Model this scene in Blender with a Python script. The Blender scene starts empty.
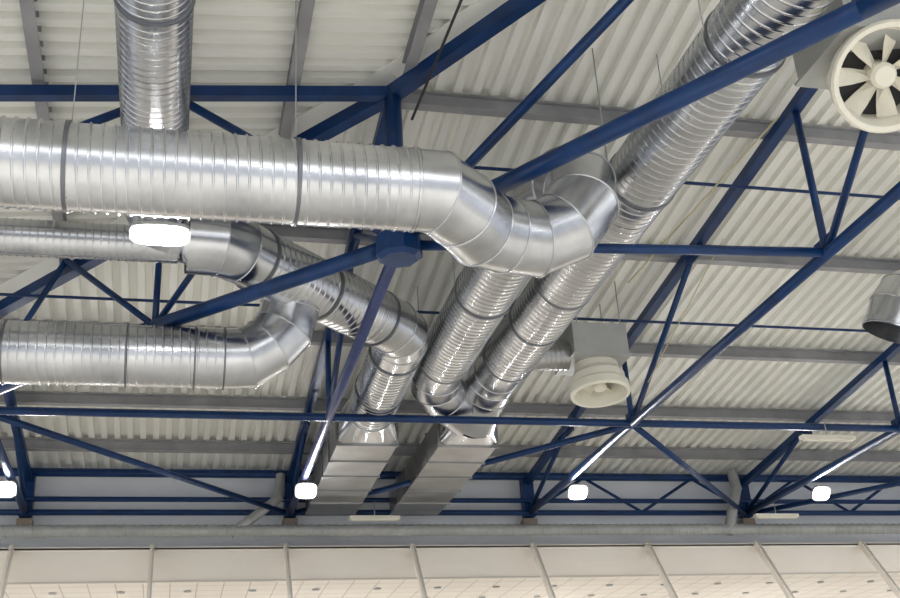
import bpy, math, random
from mathutils import Vector as V, Matrix
random.seed(4)
EYE=1.6   # camera height above hall floor; heights below are measured from eye level

# ---------------------------------------------------------------- materials
def newmat(name):
    m=bpy.data.materials.new(name); m.use_nodes=True
    nt=m.node_tree; b=nt.nodes['Principled BSDF']
    return m,nt,b
def tex(nt,kind,scale,**k):
    tc=nt.nodes.new('ShaderNodeTexCoord'); n=nt.nodes.new(kind)
    mp=nt.nodes.new('ShaderNodeMapping'); mp.inputs['Scale'].default_value=k.pop('stretch',(1,1,1))
    nt.links.new(tc.outputs['Object'],mp.inputs[0]); nt.links.new(mp.outputs[0],n.inputs['Vector'])
    n.inputs['Scale'].default_value=scale
    for a,v in k.items(): n.inputs[a].default_value=v
    return n
def ramp(nt,src,c0,c1,p0=.3,p1=.7):
    r=nt.nodes.new('ShaderNodeValToRGB'); r.color_ramp.elements[0].position=p0; r.color_ramp.elements[1].position=p1
    r.color_ramp.elements[0].color=(*c0,1); r.color_ramp.elements[1].color=(*c1,1)
    nt.links.new(src,r.inputs[0]); return r.outputs[0]
def simple(name,c,rough=.5,metal=0,var=.12,scale=2.0,spec=.5):
    m,nt,b=newmat(name)
    n=tex(nt,'ShaderNodeTexNoise',scale,Detail=6)
    o=ramp(nt,n.outputs['Fac'],tuple(x*(1-var) for x in c),tuple(min(1,x*(1+var)) for x in c))
    nt.links.new(o,b.inputs['Base Color']); b.inputs['Roughness'].default_value=rough; b.inputs['Metallic'].default_value=metal
    b.inputs['Specular IOR Level'].default_value=spec
    return m
def galv(name,lo,hi,rough):
    m,nt,b=newmat(name)
    n=tex(nt,'ShaderNodeTexNoise',1.5,Detail=6,Roughness=.6)
    o=ramp(nt,n.outputs['Fac'],lo,hi,.3,.7)
    nt.links.new(o,b.inputs['Base Color']); b.inputs['Metallic'].default_value=1
    mr=nt.nodes.new('ShaderNodeMapRange'); mr.inputs[3].default_value=rough-.05; mr.inputs[4].default_value=rough+.07
    nt.links.new(n.outputs['Fac'],mr.inputs[0]); nt.links.new(mr.outputs[0],b.inputs['Roughness'])
    bp=nt.nodes.new('ShaderNodeBump'); bp.inputs['Strength'].default_value=.08; bp.inputs['Distance'].default_value=.02
    n2=tex(nt,'ShaderNodeTexNoise',2.5,Detail=1); nt.links.new(n2.outputs['Fac'],bp.inputs['Height']); nt.links.new(bp.outputs[0],b.inputs['Normal'])
    return m
GALV=galv('galvanised_steel',(.46,.475,.50),(.68,.695,.72),.24)
GALV2=galv('galvanised_sheet',(.30,.30,.30),(.44,.44,.44),.36)
SEAM=simple('seam_band',(.18,.19,.21),.4,.8)
BLUE=simple('blue_paint',(.003,.030,.115),.36,0,.25,3,.35)
BLUE2=simple('blue_paint_lavender_lit',(.035,.05,.15),.35,0,.2,3,.5)  # lavender tint of the lighting on one chord, mixed into its blue
PURL=simple('purlin_grey',(.31,.31,.32),.55,.1,.15,2)
DECK=simple('roof_deck_paint',(.88,.875,.82),.5,0,.04,.6)
ROOF=simple('roof_membrane',(.3,.3,.3),.8)
WALLM=simple('wall_paint',(.84,.87,.92),.7,0,.05,.7)
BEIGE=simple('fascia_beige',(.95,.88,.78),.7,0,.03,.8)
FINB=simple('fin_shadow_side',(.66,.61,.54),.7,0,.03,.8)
WHITE=simple('fan_plastic',(.80,.77,.66),.45,0,.05,2)
DARK=simple('dark_gap',(.03,.03,.035),.7)
GREY=simple('housing_grey',(.40,.41,.40),.5,.2)
BROWN=simple('column_head',(.30,.24,.20),.8)
FLOORM=simple('sports_floor',(.48,.46,.42),.5,0,.08,.5)
CABLE=simple('cable_yellow',(.55,.50,.30),.6)
def emis(name,c,s):
    m,nt,b=newmat(name); b.inputs['Base Color'].default_value=(*c,1)
    b.inputs['Emission Color'].default_value=(*c,1); b.inputs['Emission Strength'].default_value=s; return m
LED=emis('led_lens',(1,.99,.97),60)
LEDS=emis('small_led_lens',(1,.99,.97),22)
SOFF,nt,b=newmat('soffit_tiles')
br=tex(nt,'ShaderNodeTexBrick',1.0); br.offset=0; br.inputs['Brick Width'].default_value=.6; br.inputs['Row Height'].default_value=.6
br.inputs['Mortar Size'].default_value=.015
br.inputs['Color1'].default_value=(.86,.80,.72,1); br.inputs['Color2'].default_value=(.84,.78,.70,1); br.inputs['Mortar'].default_value=(.58,.53,.47,1)
nt.links.new(br.outputs['Color'],b.inputs['Base Color']); b.inputs['Roughness'].default_value=.8

# ---------------------------------------------------------------- mesh builder
def frame(t):
    t=t.normalized(); a=V((0,0,1)) if abs(t.z)<.9 else V((0,1,0))
    u=t.cross(a).normalized(); w=t.cross(u).normalized(); return t,u,w
class MB:
    def __init__(s): s.v=[];s.f=[];s.m=[];s.sm=[];s.mats=[]
    def mi(s,mat):
        if mat not in s.mats: s.mats.append(mat)
        return s.mats.index(mat)
    def face(s,idx,mi,sm): s.f.append(idx);s.m.append(mi);s.sm.append(sm)
    def loft(s,rings,mat,smooth=True,cap=False,closed=True):
        mi=s.mi(mat);base=len(s.v);n=len(rings[0])
        for r in rings: s.v+= [tuple(p) for p in r]
        for i in range(len(rings)-1):
            for k in range(n if closed else n-1):
                k2=(k+1)%n
                s.face((base+i*n+k,base+i*n+k2,base+(i+1)*n+k2,base+(i+1)*n+k),mi,smooth)
        if cap:
            s.face(tuple(base+k for k in range(n))[::-1],mi,False)
            s.face(tuple(base+(len(rings)-1)*n+k for k in range(n)),mi,False)
    def tube(s,p0,p1,r,mat,n=14,r1=None,cap=True):
        p0=V(p0);p1=V(p1);t,u,w=frame(p1-p0); r1=r if r1 is None else r1
        R=lambda c,rr:[c+u*(rr*math.cos(2*math.pi*k/n))+w*(rr*math.sin(2*math.pi*k/n)) for k in range(n)]
        s.loft([R(p0,r),R(p1,r1)],mat,True,cap)
    def beam(s,p0,p1,w_,h_,mat):
        p0=V(p0);p1=V(p1);t,u,w=frame(p1-p0)
        R=lambda c:[c+u*a*w_/2+w*b*h_/2 for a,b in((-1,-1),(1,-1),(1,1),(-1,1))]
        s.loft([R(p0),R(p1)],mat,False,True)
    def box(s,c,sz,mat):
        c=V(c); s.beam(c-V((0,sz[1]/2,0)),c+V((0,sz[1]/2,0)),sz[0],sz[2],mat)
    def lathe(s,c,axis,prof,mat,n=40,smooth=True):
        c=V(c);t,u,w=frame(V(axis))
        rings=[[c+t*h+u*(r*math.cos(2*math.pi*k/n))+w*(r*math.sin(2*math.pi*k/n)) for k in range(n)] for r,h in prof]
        for a,b in zip(rings[:-1],rings[1:]): s.loft([a,b],mat,smooth)
    def collar(s,p,d,r,wd=.05,h=.022,mat=None):
        d=V(d).normalized(); s.lathe(V(p)-d*wd/2,d,[(r,0),(r+h,0.004),(r+h,wd-.004),(r,wd)],mat or SEAM)
    def spiral(s,p0,p1,r,pitch=.13,h=.014,N=48,mat=None):
        p0=V(p0);p1=V(p1);L=(p1-p0).length;t,u,w=frame(p1-p0);mi=s.mi(mat or GALV)
        offs=[0,.04,.74,.78,.82,.96];hs=[0,0,0,0,h,h];M=6
        np_=int(L/pitch);pitch=L/np_
        R=np_*M+1;base=len(s.v)
        for r_ in range(R+M):
            q,j=divmod(r_,M)
            for k in range(N):
                a=2*math.pi*k/N
                sl=(q-1+offs[j])*pitch+pitch*k/N
                sl=min(max(sl,0),L)
                rr=r+hs[j]
                s.v.append(tuple(p0+t*sl+u*(rr*math.cos(a))+w*(rr*math.sin(a))))
        for r_ in range(R+M-1):
            for k in range(N):
                if k<N-1: idx=(base+r_*N+k,base+r_*N+k+1,base+(r_+1)*N+k+1,base+(r_+1)*N+k)
                else:
                    if r_+M+1>=R+M: continue
                    idx=(base+r_*N+k,base+(r_+M)*N,base+(r_+M+1)*N,base+(r_+1)*N+k)
                s.face(idx,mi,True)
        for a,b in((p0,p0+t*pitch*2.2),(p1-t*pitch*2.2,p1)):
            s.tube(a,b,r+.003,mat or GALV,N,None,False)
    def gores(s,pts,r,mat=None,n=48,bead=.010,r_end=None):
        pts=[V(p) for p in pts];mat=mat or GALV;m=len(pts)
        ts=[(pts[i+1]-pts[i]).normalized() for i in range(m-1)]
        rad=[r+( (r_end-r)*i/(m-1) if r_end else 0) for i in range(m)]
        nrm=[ts[0]]+[(ts[i-1]+ts[i]).normalized() for i in range(1,m-1)]+[ts[-1]]
        def ring(i,t,u,w):
            out=[]
            for k in range(n):
                a=2*math.pi*k/n; q=u*(rad[i]*math.cos(a))+w*(rad[i]*math.sin(a))
                q=q-t*(q.dot(nrm[i])/t.dot(nrm[i])); out.append(pts[i]+q)
            return out
        for i in range(m-1):
            t,u,w=frame(ts[i]); a=ring(i,t,u,w);b=ring(i+1,t,u,w); s.loft([a,b],mat)
            if i>0:
                c=pts[i];nn=nrm[i];cs=[]
                for q in a:
                    e=(q-c).normalized(); cs.append([q-nn*bead,q-nn*bead*.5+e*bead*1.3,q+nn*bead*.5+e*bead*1.3,q+nn*bead])
                s.loft([[x[j] for x in cs] for j in range(4)],mat)
        s.tube(pts[0]-ts[0]*.13,pts[0]+ts[0]*.01,r-.001,mat,n,None,False)
        s.tube(pts[-1]-ts[-1]*.01,pts[-1]+ts[-1]*.1,rad[-1]-.001,mat,n,None,False)
    def build(s,name):
        me=bpy.data.meshes.new(name); me.from_pydata(s.v,[],s.f)
        for m in s.mats: me.materials.append(m)
        me.polygons.foreach_set('material_index',s.m); me.polygons.foreach_set('use_smooth',s.sm); me.update()
        o=bpy.data.objects.new(name,me); bpy.context.collection.objects.link(o); o.location.z=EYE; return o
def arc(p0,d0,p1,d1,n,k=.55):
    p0,d0,p1,d1=V(p0),V(d0).normalized(),V(p1),V(d1).normalized(); L=(p1-p0).length*k
    a,b=p0+d0*L,p1-d1*L; out=[]
    for i in range(n+1):
        t=i/n; out.append(p0*(1-t)**3+a*3*t*(1-t)**2+b*3*t*t*(1-t)+p1*t**3)
    return out

# ---------------------------------------------------------------- roof geometry (hipped)
HX,HY=2.72,12.95; BOT=6.86
def hipY(x): return HY-(1.4 if x>HX else 1.09)*(x-HX)
def hipX(y): return HX-(y-HY)/(1.4 if y<HY else 1.09)
def zf(y): return 9.6-.115*(y-HY)
def zroof(x,y):
    if y>=hipY(x): return zf(y)
    return zf(y)-.10*(hipX(y)-x)
WY=27.3
mb=MB()
P=.28
xs=[];x=-12.0
PR=((0,0),(.44,0),(.50,.10),(.94,.10))
while x<27:
    for f,h in PR: xs.append((x+f*P,h))
    x+=P
rows=[]
for x,h in xs:
    y0=min(max(hipY(x),-4),WY)
    rows.append([V((x,y0+(WY-y0)*t,zf(y0+(WY-y0)*t)+h)) for t in (0,.5,1)])
mb.loft(rows,DECK,False,False,closed=False)
y=-4.0;rows=[]
while y<WY:
    for f,h in PR:
        yy=y+f*P
        if yy>WY: break
        x1=hipX(yy); x0=min(-12,x1)
        rows.append([V((x0+(x1-x0)*t,yy,zroof(x0+(x1-x0)*t,yy-1e-4)+h)) for t in (0,.5,1)])
    y+=P
mb.loft(rows,DECK,False,False,closed=False)
ys=[-4+i*(WY+4.2)/40 for i in range(41)]
mb.loft([[V((-12.2,y,zroof(-12.2,y-1e-4)+.14)),V((hipX(y),y,zf(y)+.14))] for y in ys],ROOF,False,False,closed=False)
mb.loft([[V((hipX(y),y,zf(y)+.14)),V((27.5,y,zf(y)+.14))] for y in ys],ROOF,False,False,closed=False)
hp=[(-10.4,hipY(-10.4)),(HX,HY),(14.8,hipY(14.8))]
for a,b in zip(hp[:-1],hp[1:]): mb.beam((*a,zf(a[1])-.02),(*b,zf(b[1])-.02),.36,.02,DECK)
mb.build('ceiling')
mb=MB()
for y in (6.4,9.8,13.3,16.8,20.3,23.2,25.5):
    x0=hipX(y)
    for dz,wd in((-.03,.16),(-.25,.16)): mb.beam((x0,y,zf(y)+dz),(26,y,zf(y)+dz),wd,.025,PURL)
    mb.beam((x0,y,zf(y)-.14),(26,y,zf(y)-.14),.03,.22,PURL)
for x in (6.1,4.5,2.9,1.35,-.3,-1.95,-3.6,-5.2,-6.8,-8.4):
    y1=min(hipY(x),WY)
    for dz,wd in((-.03,.16),(-.25,.16)): mb.beam((x,-3,zroof(x,-3)+dz),(x,y1,zroof(x,y1-.01)+dz),wd,.025,PURL)
    mb.beam((x,-3,zroof(x,-3)-.14),(x,y1,zroof(x,y1-.01)-.14),.03,.22,PURL)
mb.build('roof_purlins')

# ---------------------------------------------------------------- trusses
def top(x,y): return V((x,y,zroof(x,y)-.36))
def ydir_truss(x,ys,mat=BLUE):
    mb=MB(); y0=ys[0]
    mb.tube((x,y0,BOT),(x,27,BOT),.085,mat,18); 
    mb.beam(top(x,y0+.02),top(x,27),.17,.15,BLUE)
    for i,y in enumerate(ys):
        mb.tube((x,y,BOT),top(x,y),.055,BLUE,10)
        mb.box((x,y,BOT+.1),(.03,.5,.3),BLUE)
        if i+1<len(ys):
            ym=(y+ys[i+1])/2
            mb.tube((x,y,BOT),top(x,ym),.055,BLUE,10); mb.tube((x,ys[i+1],BOT),top(x,ym),.055,BLUE,10)
            mb.box(top(x,ym)-V((0,0,.1)),(.03,.5,.25),BLUE)
    mb.beam((x,27,BOT-.1),(x,27,zf(27)-.1),.28,.28,BLUE)
    mb.box((x,27.05,BOT-.3),(.34,.34,.3),BROWN)
    return mb.build('roof_truss')
ydir_truss(-3.28,[19.9,27]); ydir_truss(2.72,[12.95,19.9,27],BLUE2)
ydir_truss(8.72,[5.5,12.5,19.9,27]); ydir_truss(14.72,[5.5,12.5,19.9,27]); ydir_truss(20.72,[5.5,12.5,19.9,27])
mb=MB()
L=[(-3.28,19.2,0),(-.39,15.95,0),(2.72,12.95,.02),(6.3,7.65,.07),(9.2,3.4,.0)]
for a,b in zip(L[:-1],L[1:]):
    mb.tube((a[0],a[1],BOT+a[2]+(.12 if a[0]==2.72 else 0)),(b[0],b[1],BOT+b[2]),.11,BLUE,20)
    A,B=V((a[0],hipY(a[0]),zf(hipY(a[0]))-.36)),V((b[0],hipY(b[0]),zf(hipY(b[0]))-.36))
    mb.beam(A,B,.19,.2,BLUE)
for a in L: 
    A=V((a[0],hipY(a[0]),zf(hipY(a[0]))-.36))
    mb.tube((a[0],a[1],BOT),A,.12 if a[0]==2.72 else .05,BLUE)
mb.tube((-.39,15.95,BOT),(-1.9,17.6,8.7),.05,BLUE); mb.tube((-3.28,19.2,BOT),(-1.9,17.6,8.7),.05,BLUE)
mb.tube((-.39,15.95,BOT),(1.2,14.6,9.05),.05,BLUE); mb.tube((2.72,12.95,BOT),(1.2,14.6,9.05),.05,BLUE)
mb.tube((2.72,12.95,BOT+.1),(6.5,7.66,9.85),.07,BLUE)
mb.lathe((2.72,12.95,BOT-.22),(0,0,1),[(.0,0),(.24,0),(.31,.05),(.31,.32),(.24,.40),(0,.40)],BLUE,8,False)
mb.build('hip_truss')
mb=MB()
tp=lambda x:V((x,12.95,zroof(x,12.94)-.36))
mb.beam(tp(-9.28),tp(2.72),.15,.16,BLUE); mb.tube((-9.28,12.95,7.2),(2.72,12.95,7.2),.05,BLUE)
for a,b in((-6.28,-9.28),(-6.28,-3.28),(-.3,-3.28),(-.3,2.72)): mb.tube(tp(a),(b,12.95,7.2),.06,BLUE)
mb.tube((2.72,12.95,BOT),(8.72,12.5,BOT+.02),.07,BLUE)
mb.build('transverse_truss')
mb=MB()
mb.tube((-12,19.9,BOT),(26,19.9,BOT),.075,BLUE)
for a,b in(((-3.28,19.9),(2.72,27)),((2.72,27),(8.72,19.9)),((8.72,19.9),(14.72,27)),((14.72,27),(20.72,19.9)),((-9.28,27),(-3.28,19.9))):
    mb.tube((*a,BOT-.02),(*b,BOT-.02),.065,BLUE)
for y,z in((14.25,8.95),(18.2,8.3),(22.4,7.75)): mb.tube((hipX(y)-(9 if y>17 else 0),y,z),(26,y,z),.028,BLUE,8)
mb.build('roof_bracing')
mb=MB()
for z,r in((BOT-.02,.07),(7.15,.06),(7.78,.10)): mb.tube((-12,26.85,z),(26,26.85,z),r,BLUE)
x=8.72
while x<22:
    mb.tube((x,26.85,BOT),(x+1.5,26.85,7.75),.04,BLUE,8); mb.tube((x+3,26.85,BOT),(x+1.5,26.85,7.75),.04,BLUE,8); x+=3
mb.build('wall_girder')

# ---------------------------------------------------------------- walls, gallery
mb=MB(); mb.box((7,WY+.15,6.7),(38,.3,2.8),WALLM); mb.build('wall_back')
mb=MB()
mb.box((7,26.55,5.55),(38,.1,.78),BEIGE); mb.box((7,26.85,5.93),(38,.7,.06),BEIGE); mb.box((7,26.47,5.17),(38,.05,.04),FINB)
mb.build('gallery_fascia')
mb=MB(); mb.box((7,29.6,5.2),(38,5.9,.06),SOFF)
x=-8.6
while x<25:
    for y in(27.6,29.0,30.4): mb.lathe((x,y,5.16),(0,0,-1),[(.09,0),(.09,.02),(.06,.02),(0,.01)],GREY,14)
    x+=1.5
mb.build('gallery_soffit')
mb=MB(); mb.box((7,32.7,1.8),(38,.2,6.7),BEIGE); mb.build('wall_gallery')
mb=MB()
x=-9.45
while x<25:
    A=V((x,26.46,5.95));B=V((x,26.46-.607*2.2,5.95-.795*2.2))
    mb.beam(A,B,.06,.14,BEIGE); mb.beam(A+V((.05,0,.01)),B+V((.05,0,.01)),.03,.18,FINB); x+=3
mb.build('gallery_fins')
mb=MB(); mb.box((7,14,-1.65),(44,44,.1),FLOORM); mb.build('floor')

# ---------------------------------------------------------------- ducts
Z=V((0,0,1));X=V((1,0,0));Y=V((0,1,0))
mb=MB();r=.455
y,z=10.55,6.28
mb.spiral((-7,y,z),(2.42,y,z),r,.12,.016)
for x in (-4.2,-1.21,1.12): mb.collar((x,y,z),X,r,.05)
mb.collar((2.40,y,z),X,r,.04,.016,GALV)
p=[(2.42,y,z),(2.66,y+.01,z),(3.02,y+.33,z-.01),(3.36,y+.74,z-.02),(3.72,11.46,z),(4.12,11.58,z+.04),(4.5,11.54,z+.2),(4.77,11.58,6.85),(4.85,11.75,7.2),(4.8,12.15,7.5),(4.7,12.7,7.62),(4.68,13.1,7.62)]
mb.gores(p,r)
rb=.47
mb.spiral((4.68,13.1,7.62),(4.68,18.7,7.6),rb,.13,.008)
for yy in(13.1,15.8,18.7): mb.collar((4.68,yy,7.61),Y,rb,.05)
mb.gores(arc((4.68,18.7,7.6),Y,(5.45,20.5,7.25),(.8,.7,-.2),4),rb)
mb.build('spiral_duct')
mb=MB()
mb.spiral((5.95,3,7.62),(5.85,18.5,7.6),rb,.13,.006)
for yy in(6.1,9.1,12.1,15.3,16.8,18.5): mb.collar((5.95-.1*(yy-3)/15.5,yy,7.61),Y,rb,.05)
mb.gores(arc((5.85,18.5,7.6),Y,(5.7,20.65,7.15),(-.15,.75,-.5),4),rb)
mb.spiral((6.2,18.3,7.55),(6.9,18.35,7.6),.26,.1,.01,28,GALV2)
mb.build('spiral_duct')
def plenum(x,w,yin,zin,xin):
    mb=MB(); y0,y1=21.2,26.7; z0,z1=6.75,7.35
    R=lambda y,a,b,c,d:[V((a,y,c)),V((b,y,c)),V((b,y,d)),V((a,y,d))]
    mb.loft([R(y0,x-w/2,x+w/2,z0,z1),R(y1,x-w/2,x+w/2,z0,z1)],GALV2,False,True)
    yy=y0
    while yy<26.7: 
        mb.loft([R(yy-.02,x-w/2-.03,x+w/2+.03,z0-.03,z1+.03),R(yy+.02,x-w/2-.03,x+w/2+.03,z0-.03,z1+.03)],GALV2,False,True); yy+=1.1
    n=32; c=V((xin,yin,zin)); ro=.48; sq=[];ci=[]
    for k in range(n):
        a=2*math.pi*(k+.5)/n; cx,cz=math.cos(a),math.sin(a); q=max(abs(cx),abs(cz))
        sq.append(V((x+cx/q*w/2,y0,(z0+z1)/2+cz/q*(z1-z0)/2))); ci.append(c+V((cx*ro,0,cz*ro)))
    mb.loft([ci,sq],GALV,False,True)
    return mb.build('rectangular_duct')
plenum(5.7,1.2,20.6,7.2,5.68); plenum(3.65,1.2,20.6,7.3,3.65)
mb=MB()
mb.spiral((-8,14.45,7.45),(-.1,14.45,7.45),.25,.10,.010)
mb.tube((-.1,14.45,7.45),(.15,14.4,7.5),.25,GALV,40,.45)
mb.gores([(.15,14.4,7.5),(.45,14.42,7.5),(.75,14.6,7.5),(1.0,14.85,7.5)],.46)
mb.spiral((1.0,14.85,7.5),(3.1,16.75,7.5),.46,.12,.009)
for t in(0,.5,1): mb.collar(V((1,14.85,7.5)).lerp(V((3.1,16.75,7.5)),t),(2.1,1.9,0),.46)
mb.gores(arc((3.1,16.75,7.5),(2.1,1.9,0),(3.65,18.0,7.45),Y,4),.46)
mb.spiral((3.65,18.0,7.45),(3.65,20.65,7.3),.46,.12,.008); mb.collar((3.65,18.0,7.45),Y,.46); mb.collar((3.65,19.6,7.36),Y,.46)
mb.build('spiral_duct')
mb=MB()
mb.spiral((-.42,2,7.75),(-.42,13.6,7.75),.39,.11,.006)
mb.gores(arc((-.42,13.6,7.75),Y,(.1,14.45,7.6),X,4),.39)
for yy in (9.5,6): mb.collar((-.42,yy,7.75),Y,.39,.04)
mb.build('spiral_duct')
mb=MB();y,z=15.75,6.3
mb.spiral((-8,y,z),(.62,y,z),.445,.12)
for x in(-5,-2.4,-.75,.2,.62): mb.collar((x,y,z),X,.445,.03)
mb.gores([(.62,y,z),(.95,y,z+.02),(1.25,y,z+.22),(1.48,y,z+.5),(1.58,y-.05,z+.85),(1.6,y-.15,z+1.2)],.445)
mb.build('spiral_duct')
mb=MB()
mb.spiral((18,14.6,7.35),(12.0,14.6,7.35),.5,.12); mb.collar((12.0,14.6,7.35),X,.5)
mb.gores(arc((12.0,14.6,7.35),-X,(11.25,14.75,6.8),(-.35,.35,-1),4),.5)
mb.collar((11.25,14.75,6.8),(-.35,.35,-1),.5,.1,.02,GALV)
mb.build('spiral_duct')
mb=MB()
mb.spiral((-12,26.3,6.28),(26,26.3,6.28),.13,.2,.012,20,GREY)
mb.gores([(1.4,26.3,6.28),(1.7,26.3,6.5),(2.4,26.5,7.1),(2.45,26.6,7.6)],.11,GREY,20)
mb.gores([(13.8,26.3,6.28),(13.95,26.3,6.7),(14.3,26.5,7.4),(14.3,26.6,7.8)],.13,GREY,20)
mb.build('wall_vent_pipe')

# ---------------------------------------------------------------- fans
def fan(c,ax=(0,0,-1),S=1.0,H=1.0):
    c=V(c);mb=MB();ax=V(ax).normalized();t,u,w=frame(ax)
    mb.box(c+V((-.05,.05,.5)),(1.05,1.05,.62),GREY)
    mb.box(c+V((-.05,.05,.2)),(1.12,1.12,.04),GREY)
    pr=[(.40,0),(.42,.1),(.44,.14),(.49,.18),(.50,.30),(.54,.33),(.56,.46),(.54,.49),(.49,.48),(.45,.34),(.43,.12)]
    mb.lathe(c-ax*.14*S,ax,[(a*S,b*S*H) for a,b in pr],WHITE,48)
    mb.tube(c-ax*.14*S,c-ax*.4*S,.40*S,WHITE,40)
    mb.lathe(c-ax*.14*S,ax,[(.43*S,.13*S),(0,.13*S)],DARK,48)
    mb.lathe(c-ax*.14*S,ax,[(.13*S,.12*S),(.13*S,.36*S*H),(.10*S,.40*S*H),(0,.41*S*H)],WHITE,32)
    for k in range(7):
        a=k*2*math.pi/7; e=u*math.cos(a)+w*math.sin(a); f=ax.cross(e)
        q=c+ax*.12*S*H
        R=lambda d,wd,th:[q+e*d*S+f*wd*S+ax*.05*S,q+e*d*S-f*wd*S-ax*.05*S,q+e*d*S-f*wd*S-ax*(.05-th)*S,q+e*d*S+f*wd*S+ax*(.05+th)*S]
        mb.loft([R(.1,.035,.015),R(.3,.075,.012),R(.44,.09,.01)],WHITE,False,True)
    for sx in(-.45,.4):
        for sy in (-.4,.45): 
            p=c+V((sx,sy,.8)); mb.tube(p,(p.x,p.y,zroof(p.x,p.y)),.012,GREY,6)
    return mb.build('ventilation_fan')
fan((7.27,8.85,7.15),(-.2,-.75,-.75),1.08); fan((7.5,18.4,7.3),(0,-.1,-1),1.0,1.2)

# ---------------------------------------------------------------- lamps
def lamp(x,y,z,w=.6,d=.3,e=120,tilt=0,n_=4,hang=.6):
    mb=MB(); a=math.radians(tilt); n=V((0,-math.sin(a),-math.cos(a))); h=V((0,math.cos(a),-math.sin(a))); c=V((x,y,z))
    def R(o,W,D,N=28,ex=4):
        out=[]
        for k in range(N):
            q=2*math.pi*k/N; cx,cy=math.cos(q),math.sin(q); f=(abs(cx)**ex+abs(cy)**ex)**(-1/ex)
            out.append(c+n*o+V((cx*f*W/2,0,0))+h*(cy*f*D/2))
        return out
    mb.loft([R(-.14,w*.5,d*.5),R(-.05,w*.9,d*.9),R(-.02,w+.06,d+.06),R(.03,w+.06,d+.06)],GREY,False,True)
    mb.loft([R(.032,w,d),R(.05,w,d),R(.09,w*.7,d*.7)],LED if n_==4 else LEDS,False,True)
    for s in(-1,1): mb.tube((x+s*w*.4,y,z+.03),(x+s*w*.15,y,z+hang),.012,GREY,6)
    o=mb.build('flood_or_fill_lamp')
    l=bpy.data.lights.new('lamp_light','AREA'); l.shape='RECTANGLE'; l.size=w; l.size_y=d; l.energy=e
    lo=bpy.data.objects.new('light',l); bpy.context.collection.objects.link(lo); lo.parent=o; lo.location=c+n*.12; lo.rotation_euler=(-a,0,0)
lamp(-.31,12.66,6.68,.66,.32,150,15)
for x in(-3.37,2.76,8.96,15.15): lamp(x,24.0,6.6,.42,.32,60,50,2,.2)
for x,y in((-4,3),(4,-1),(12,4),(-10,10),(18,12),(4,-8)): lamp(x,y,6.3,1.2,.5,780)  # added hall lamps outside the view, fill light for roof and ducts
for x in(-8,-2,4,10,16,22):  # added uplighters below the view, to brighten the gallery soffit
    mb=MB(); mb.box((x,30,1.0),(.6,.3,.2),GREY); mb.box((x,30,1.12),(.5,.2,.03),LED); mb.tube((x,30,-1.6),(x,30,.9),.04,GREY); o=mb.build('added_gallery_uplighter')
    l=bpy.data.lights.new('soffit_fill','AREA'); l.shape='RECTANGLE'; l.size=.5; l.size_y=.2; l.energy=42
    lo=bpy.data.objects.new('light',l); bpy.context.collection.objects.link(lo); lo.parent=o; lo.location=(x,30,1.2); lo.rotation_euler=(math.pi,0,0)
def tubefix(x,y,z):
    mb=MB(); mb.box((x,y,z),(1.2,.16,.08),WHITE); mb.box((x,y,z-.05),(1.1,.1,.03),WHITE); mb.tube((x,y,z),(x,y,z+.4),.012,GREY,6); mb.build('strip_light')
tubefix(4.6,26,6.5); tubefix(14.9,25.8,6.5); tubefix(12.9,19.8,6.6)
mb=MB()
for x,yy,zt in((-4.2,10.55,6.7),(1.12,10.55,6.7),(-1.21,10.55,6.7)): mb.tube((x,yy,zt),(x,yy,zroof(x,yy)),.006,GREY,6)
for yy in(9.1,12.1,15.3,18.5): 
    for xx in (5.43,6.4): mb.tube((xx,yy,7.6),(xx,yy,zf(yy)),.01,GREY,6)
for yy in (15.8,18.5): mb.tube((4.2,yy,7.6),(4.2,yy,zf(yy)),.01,GREY,6)
mb.tube((2.9,12.6,8.6),(3.5,8.5,9.8),.02,DARK,6)
mb.tube((8.5,12.6,9.2),(6.9,15.2,7.6),.014,CABLE,6)
mb.tube((8.6,15,8.4),(8.3,18,7.0),.01,CABLE,6)
mb.build('hanger_wires')

# ---------------------------------------------------------------- world, light, camera
w=bpy.data.worlds.new('hall_ambient'); bpy.context.scene.world=w; w.use_nodes=True
nt=w.node_tree; bg=nt.nodes['Background']
tc=nt.nodes.new('ShaderNodeTexCoord'); sx=nt.nodes.new('ShaderNodeSeparateXYZ'); nt.links.new(tc.outputs['Generated'],sx.inputs[0])
cr=nt.nodes.new('ShaderNodeValToRGB'); e=cr.color_ramp.elements
e[0].position=0; e[0].color=(.25,.26,.28,1); e[1].position=1; e[1].color=(.5,.5,.5,1)
for p,c in((.04,.22),(.10,1.0),(.24,1.0),(.33,.18)):
    q=e.new(p); q.color=(c*.985,c*.99,c,1)
nt.links.new(sx.outputs[2],cr.inputs[0]); nt.links.new(cr.outputs[0],bg.inputs[0]); bg.inputs[1].default_value=3.1
cam=bpy.data.cameras.new('camera'); cam.lens=45.36; cam.sensor_width=36; cam.clip_end=300
co=bpy.data.objects.new('camera',cam); bpy.context.collection.objects.link(co)
r_=V((.9725,-.2259,-.0567)).normalized(); f_=V((.2288,.8804,.4154)).normalized(); up=r_.cross(f_).normalized(); r_=f_.cross(up).normalized()
M=Matrix(((r_.x,up.x,-f_.x,0),(r_.y,up.y,-f_.y,0),(r_.z,up.z,-f_.z,EYE),(0,0,0,1)))
co.matrix_world=M
bpy.context.scene.camera=co
bpy.context.scene.view_settings.view_transform='Standard'
